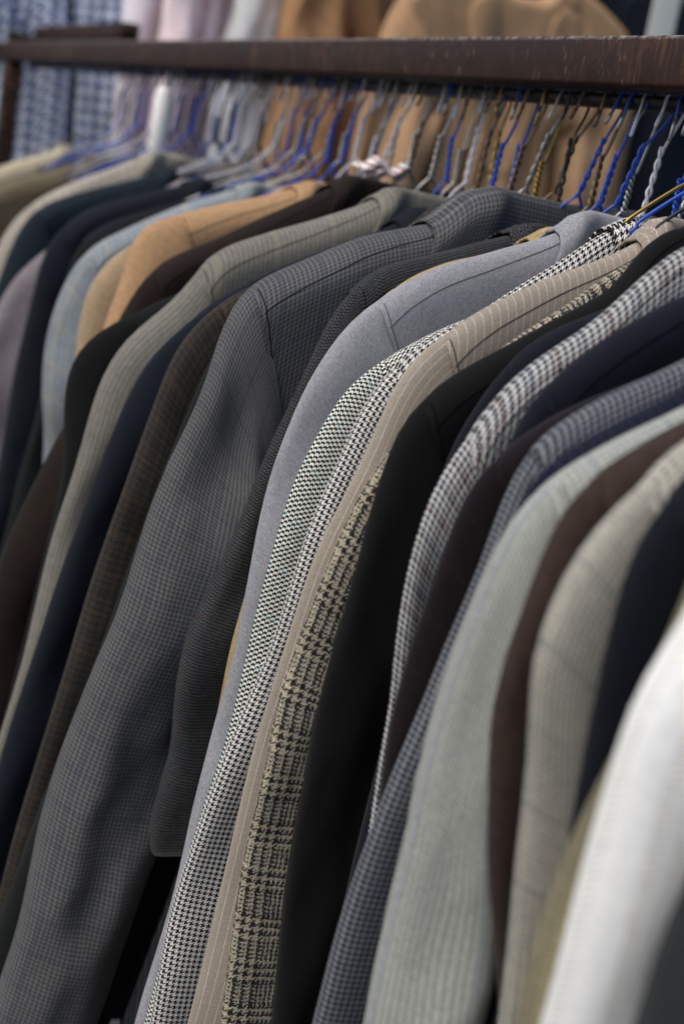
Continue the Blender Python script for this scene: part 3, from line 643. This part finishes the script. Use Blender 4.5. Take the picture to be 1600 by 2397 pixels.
    'charcoal_near': (0.72, [(-0.2772,1.4661),(-0.2841,1.4545),(-0.2914,1.4385),(-0.2957,1.4238),(-0.2986,1.4104),(-0.2994,1.3952),(-0.2998,1.3812),(-0.3001,1.3719)], (-0.2841, 1.4545)),

}
# (key, kind, label, category, options) from the far end of the rod to the near end
LIST = [
 ('cream_far', 'jacket', 'cream jacket farthest down the rod, beyond the olive one', 'jacket', {'seam_mat': 'tan'}),
 ('olive_far', 'jacket', 'blurred olive brown jacket between the farthest cream one and a pale beige one', 'jacket', {}),
 ('beige_far', 'jacket', 'pale beige jacket with a long light shoulder beside dark teal navy', 'jacket', {'seam_mat': 'tan'}),
 ('teal_navy', 'suit_jacket', 'dark teal navy suit jacket just right of the pale beige one', 'jacket', {}),
 ('mauve', 'jacket', 'muted mauve grey jacket whose sleeve shows at the left edge among black ones', 'jacket', {}),
 ('midnight', 'suit_jacket', 'midnight blue suit jacket whose dark collar stands high behind the light blue check', 'jacket', {}),
 ('black_green', 'suit_jacket', 'greenish black suit jacket directly left of the pale blue grey check', 'jacket', {}),
 ('blue_check', 'blazer', 'pale blue grey checked blazer with a crumpled sleeve left of the camel one', 'jacket', {'seam_mat': 'tan', 'fold': 1.6}),
 ('sand', 'blazer', 'sand coloured blazer showing a narrow sleeve behind the camel one', 'jacket', {'seam_mat': 'tan'}),
 ('camel', 'blazer', 'bright camel tan blazer with a smooth plain shoulder', 'jacket', {'seam_mat': 'tan'}),
 ('dark_brown', 'jacket', 'very dark brown jacket right beside the camel blazer', 'jacket', {}),
 ('black_sleeve', 'jacket', 'black jacket between the dark brown one and the cream checked one', 'jacket', {}),
 ('cream_check', 'blazer', 'cream and grey small checked blazer with a pale ridged shoulder', 'jacket', {'seam_mat': 'tan'}),
 ('navy_mid', 'suit_jacket', 'navy suit jacket between the cream check and the brown plaid', 'jacket', {}),
 ('brown_plaid', 'sport_coat', 'dark brown plaid sport coat with rusty window lines, left of the grey check', 'jacket', {}),
 ('green_low', 'jacket', 'dark bottle green jacket seen low between brown plaid and grey check', 'jacket', {}),
 ('grey_check', 'sport_coat', 'broad mid grey finely checked sport coat with a big raised lapel', 'jacket', {'collar_y': .125, 'rise': .016, 'width': .105, 'gap': .020, 'fold': 2.3, 'seam_mat': 'dark', 'sleeve_len': .66}),
 ('herringbone', 'sport_coat', 'charcoal herringbone tweed sport coat whose cuff ends above the dark gap', 'jacket', {'cuff': True, 'width': .10, 'fold': 1.4}),
 ('khaki', 'jacket', 'khaki jacket showing only a thin strip left of the lavender grey sleeve', 'jacket', {'seam_mat': 'tan'}),
 ('lavender', 'suit_jacket', 'smooth plain lavender grey suit jacket with a clean shoulder seam', 'jacket', {'seam_mat': 'mid', 'fold': 1.3, 'rise': .007}),
 ('green_tweed', 'sport_coat', 'black and off white twill tweed coat with teal threads left of the houndstooth', 'jacket', {'seam_mat': 'tan'}),
 ('houndstooth', 'sport_coat', 'crisp black and white houndstooth coat with a long bright sleeve', 'jacket', {'seam_mat': 'tan', 'fold': .6}),
 ('pinstripe', 'suit_jacket', 'taupe suit jacket with fine white pinstripes', 'jacket', {'seam_mat': 'tan', 'fold': .6}),
 ('beige_tweed', 'sport_coat', 'beige and black coarse glen plaid tweed coat', 'jacket', {'seam_mat': 'tan', 'fold': .5}),
 ('black', 'suit_jacket', 'plain black suit jacket between the beige plaid tweed and the greyish houndstooth', 'jacket', {'fold': 2.0, 'width': .11, 'gap': .02}),
 ('navy_back', 'suit_jacket', 'blackish navy jacket showing a shoulder left of the greyish houndstooth one', 'jacket', {}),
 ('red_houndstooth', 'sport_coat', 'grey houndstooth coat with faint red and blue overcheck lines', 'jacket', {'seam_mat': 'tan', 'width': .12}),
 ('navy_second', 'suit_jacket', 'dark navy jacket showing a seamed shoulder right of the greyish houndstooth', 'jacket', {'seam_mat': 'dark'}),
 ('maroon', 'suit_jacket', 'blackish maroon suit jacket between navy and the small blue grey check', 'jacket', {}),
 ('blue_check_near', 'sport_coat', 'blue grey small checked coat with a narrow sleeve beside the maroon one', 'jacket', {}),
 ('navy_third', 'suit_jacket', 'navy jacket squeezed between the blue grey check and the pale green grey', 'jacket', {}),
 ('green_grey', 'sport_coat', 'pale green grey finely checked coat in the blurred foreground', 'jacket', {'seam_mat': 'mid', 'width': .052, 'gap': .016, 'fold': 1.6}),
 ('brown_near', 'jacket', 'chocolate brown jacket between the pale green grey and the beige checked ones', 'jacket', {'seam_mat': 'tan'}),
 ('beige_check', 'sport_coat', 'beige to grey checked coat with a wide blurred sleeve right of chocolate brown', 'jacket', {'seam_mat': 'mid'}),
 ('navy_near', 'suit_jacket', 'near black navy jacket in front of the beige grey check', 'jacket', {}),
 ('olive_near', 'jacket', 'olive and straw striped jacket showing a thin edge left of the white one', 'jacket', {}),
 ('white', 'jacket', 'plain white jacket, large and blurred at the lower right', 'jacket', {'seam_mat': 'tan', 'fold': .8}),
 ('charcoal_near', 'jacket', 'charcoal jacket in the bottom right corner, nearest the lens', 'jacket', {}),
]
SM = {'dark': seam_dark, 'mid': seam_mid, 'tan': seam_tan}
rng = random.Random(11)
xs = [PROFILES[l[0]][0] for l in LIST]
for i, (key, kind, label, cat, opt) in enumerate(LIST):
    x, prof, seam = PROFILES[key]
    gb = (xs[i] - xs[i - 1]) if i else .08
    gf = (xs[i + 1] - xs[i]) if i < len(xs) - 1 else .06
    Tb = max(.012, min(.026, gb * .46)); Tf = max(.012, min(.026, gf * .46))
    o = dict(opt); sm = SM[o.pop('seam_mat')] if 'seam_mat' in o else seam_dark
    make_jacket(kind, label, cat, x, prof, seam, M[key], Tf, Tb, i * 1.37 + .5, seam_mat=sm, group='jackets packed along the rod', **o)

# hangers: one in every jacket, more crowded between them
cols = ['silver'] * 8 + ['blue'] * 8 + ['navy'] * 4 + ['bronze'] * 4 + ['black'] * 3 + ['white'] * 2 + ['gold', 'teal']
nice = {'cream_far': 'farthest cream jacket', 'olive_far': 'olive brown jacket', 'beige_far': 'pale beige jacket', 'teal_navy': 'teal navy suit jacket', 'mauve': 'mauve grey jacket',
 'midnight': 'midnight blue jacket', 'black_green': 'greenish black jacket', 'blue_check': 'pale blue grey check blazer', 'sand': 'sand coloured blazer', 'camel': 'camel blazer',
 'dark_brown': 'very dark brown jacket', 'black_sleeve': 'black jacket beside the cream check', 'cream_check': 'cream checked blazer', 'navy_mid': 'navy jacket beside the brown plaid', 'brown_plaid': 'brown plaid coat',
 'green_low': 'bottle green jacket', 'grey_check': 'mid grey checked coat', 'herringbone': 'charcoal herringbone coat', 'khaki': 'khaki jacket', 'lavender': 'lavender grey jacket',
 'green_tweed': 'twill tweed coat', 'houndstooth': 'crisp houndstooth coat', 'pinstripe': 'pinstripe jacket', 'beige_tweed': 'beige glen plaid coat', 'black': 'plain black jacket',
 'navy_back': 'blackish navy jacket', 'red_houndstooth': 'greyish houndstooth coat', 'navy_second': 'seamed navy jacket', 'maroon': 'maroon jacket', 'blue_check_near': 'small blue grey check coat',
 'navy_third': 'squeezed navy jacket', 'green_grey': 'pale green grey coat', 'brown_near': 'chocolate brown jacket', 'beige_check': 'wide beige check coat', 'navy_near': 'near black navy jacket',
 'olive_near': 'olive striped jacket', 'white': 'white jacket', 'charcoal_near': 'nearest charcoal jacket'}
CN = {'navy': 'dark blue', 'bronze': 'dull bronze'}
n = 0
def cname(c): return CN.get(c, c)
def rlean(): return (rng.uniform(-.06, .06), rng.uniform(-.05, .42), rng.uniform(-.03, .03))
for i, l in enumerate(LIST):
    c = rng.choice(cols)
    make_hanger(xs[i] + rng.uniform(.0, .015), c, cname(c) + ' hanger holding the ' + nice[l[0]], (rng.uniform(-.02, .02), rng.uniform(.0, .12), 0), i % 3, yaw=rng.uniform(-.5, .5))
extra = []
for i in range(len(LIST) - 1):
    if xs[i] > .32: break
    gap = xs[i + 1] - xs[i]; k = max(1, int(gap / .024))
    used = []
    for q in range(k):
        c = rng.choice(cols); n += 1
        a, b = nice[LIST[i][0]], nice[LIST[i + 1][0]]
        lab = 'bare ' + cname(c) + ' hanger between ' + a + ' and ' + b
        make_hanger(xs[i] + gap * (q + 1) / (k + 1) + rng.uniform(-.003, .003), c, lab, rlean(), rng.randrange(3), 0.0, rng.uniform(-.9, .9), True)

for x_, c, lab in ((.287, 'black', 'black wire hanger riding above the pinstripe jacket, its arm in front of the gold necks'),
                   (.266, 'blue', 'blue wire hanger riding low behind the black arm above the houndstooth collar'),
                   (.252, 'gold', 'gold wire hanger with a bent arm over the end of the lavender collar'),
                   ):
    make_hanger(x_, c, lab, (0, rng.uniform(0, .05), 0), 3, yaw=rng.uniform(-.3, .3))

# white tube tag with a red foot hanging from the rod far down the rack
tg = empty('size_tag', (-.955, .012, 1.575), 'white plastic tube tag with a dark red foot hanging below the rod', 'tag')
V, F = tube_data([([(0, 0, .0), (0, 0, .004), (0, 0, .05), (0, 0, .092), (0, 0, .098)], [.010, .0125, .0125, .0125, .009])], 20)
link_mesh('tube', V, F, plain('white_plastic', (0.8, 0.8, 0.78), .35, 0, .04), tg)
V, F = tube_data([([(0, .004, -.014), (0, .004, -.010), (0, .004, -.001)], [.011, .016, .015])], 20)
link_mesh('foot', V, F, plain('dark_red_plastic', (0.16, 0.01, 0.02), .4), tg)
pts = [(0, .012 + .012 * math.sin(a), .112 + .014 * -math.cos(a)) for a in [2 * math.pi * i / 20 for i in range(21)]]
V, F = tube_data([(pts, .0012)], 6); link_mesh('wire_loop', V, F, WM['silver'], tg)

# a knot of white and red ribbon tags lying on the collars
rb = NT('white_red_ribbon'); tc = rb.t.nodes.new('ShaderNodeTexCoord'); sp = rb.t.nodes.new('ShaderNodeSeparateXYZ'); rb.t.links.new(tc.outputs['Object'], sp.inputs[0])
rb.t.links.new(rb.mix(rb.math('GREATER_THAN', rb.math('SINE', rb.math('MULTIPLY', sp.outputs[1], 500.0)), .55), (0.75, 0.73, 0.7), (0.3, 0.04, 0.05)), rb.b.inputs['Base Color']); rb.b.inputs['Roughness'].default_value = .7
V, F = [], []
for s in range(3):
    b0 = len(V)
    for i in range(25):
        t = i / 24
        for k in range(4):
            V.append((-.02 + .014 * k + .012 * s, -.045 + .085 * t, .006 * math.sin(t * 9 + s * 2 + k * .5) + .005 * s + .004 * math.cos(k)))
    for i in range(24):
        for k in range(3): F.append((b0 + i * 4 + k, b0 + i * 4 + k + 1, b0 + i * 4 + k + 5, b0 + i * 4 + k + 4))
rbo = link_mesh('ribbon', V, F, rb.m); rbo.location = (-.262, .022, 1.612); rbo.scale = (.55, .55, .8)
md = rbo.modifiers.new('cloth', 'SOLIDIFY'); md.thickness = .0015
rbo['label'] = 'crumpled white and red ribbon lying on the collars beside the dark brown jacket'; rbo['category'] = 'ribbon'

# ------------------------------------------------------------ the rack of shirts behind
CAMP = Vector((1.024788, -0.595849, 1.616505))
GEN = [(-.04, 1.612), (-.09, 1.592), (-.15, 1.560), (-.185, 1.535), (-.21, 1.49), (-.225, 1.42), (-.235, 1.32), (-.24, 1.2), (-.245, 1.05)]
RV = Vector((-.404, -.899, 0)).normalized()          # the rear rail runs along this line
def rear(key, kind, label, cat, loc, yaw, Tt=.045, seed=0, fold=2.2, parts=('collar', 'lapel')):
    return make_jacket(kind, label, cat, 0, GEN, (-.195, 1.52), M[key], Tt, Tt, seed, loc=loc, rz=math.radians(-24 + yaw), fold=fold, parts=parts, group='garments hanging on the rack behind', hem=.80)
SPOTS = [
 ('gingham', 'shirt', 'blue and white gingham shirt on the rear rack behind the far rack end', 'shirt', (-2.18, .04, 2.14), 4, .03),
 ('dark_teal', 'shirt', 'dark teal shirt beside the gingham one on the rear rack', 'shirt', (-2.41, .29, 2.18), 66, .03),
 ('pale_lilac', 'shirt', 'pale lilac shirt between dark teal and pink on the rear rack', 'shirt', (-2.06, .42, 2.16), 60, .03),
 ('pale_pink', 'shirt', 'pale pink shirt with one rose stripe on the rear rack', 'shirt', (-1.88, .46, 2.16), 56, .03),
 ('pale_grey', 'shirt', 'off white grey shirt between pink and caramel on the rear rack', 'shirt', (-1.88, .58, 2.16), 64, .03),
 ('caramel', 'coat', 'caramel brown coat hanging left of the tan coat on the rear rack', 'coat', (-1.72, .70, 2.12), 38, .04),
 ('tan_back', 'coat', 'tan coat with a rounded shoulder above the square bar on the rear rack', 'coat', (-1.46, .83, 2.01), 14, .05),
 ('navy_rear', 'coat', 'dark navy coat right of the tan coat on the rear rack', 'coat', (-1.60, 1.26, 2.10), 10, .05)]
for i, (key, kind, label, cat, loc, yaw, T) in enumerate(SPOTS):
    rear(key, kind, label, cat, loc, yaw, T, 60 + i * 2.1)
    h = make_hanger(loc[0], 'silver', 'silver wire hanger of the ' + label.split(' on the rear')[0].split(' beside')[0].split(' between')[0].split(' hanging')[0].split(' right')[0], (0, 0, math.radians(-24 + yaw)), i % 3)
    h.location = (loc[0], loc[1], loc[2] + .097); h['group'] = 'wire hangers on the rear rail'
rr_ = empty('rear_rail', (-2.0, .75, 0), 'steel garment rail at the back carrying the blurred shirts and coats', 'clothes rack')
A = Vector((-2.62, -.25, 0)); B = Vector((-1.28, 1.62, 0)); o_ = Vector((-2.0, .75, 0))
for nm, z in (('rail', 2.235),):
    V, F = tube_data([([tuple(A + (B - A) * i / 8 - o_ + Vector((0, 0, z))) for i in range(9)], .014)], 12); link_mesh(nm, V, F, STEEL, rr_)
for e in (A, B):
    V, F = tube_data([([tuple(e - o_ + Vector((0, 0, z))) for z in (0.0, .8, 1.6, 2.25)], .017)], 12); link_mesh('post', V, F, STEEL, rr_)
    d = (B - A).normalized(); p = Vector((-d.y, d.x, 0))
    V, F = tube_data([([tuple(e - o_ + p * s + Vector((0, 0, .02))) for s in (-.3, -.1, .1, .3)], .016)], 12); link_mesh('foot', V, F, STEEL, rr_)
# a pale strap hanging down behind the bar, at the top right
V, F = box_data(-.022, .022, -.004, .004, 0, .62, .002)
pp = link_mesh('pale_strap', V, F, plain('pale_grey_webbing', (.46, .49, .47), .8, 0, .1)); pp.location = (-1.067, 0.883, 1.874); pp.rotation_euler = (0, 0, math.radians(66))
pp['label'] = 'pale grey strap hanging in front of the dark navy coat at the top right'; pp['category'] = 'strap'
V, F = box_data(-1.9, 0, 0, .028, 0, .028, .0035)
cb = link_mesh('side_rail', V, F, RP, rack); cb.location = (-1.44, .075, 1.752)
V, F = box_data(0, .03, 0, .075, 0, .020, .003)
cb = link_mesh('bracket', V, F, RM, rack); cb.location = (-2.04, .0, 1.7355)
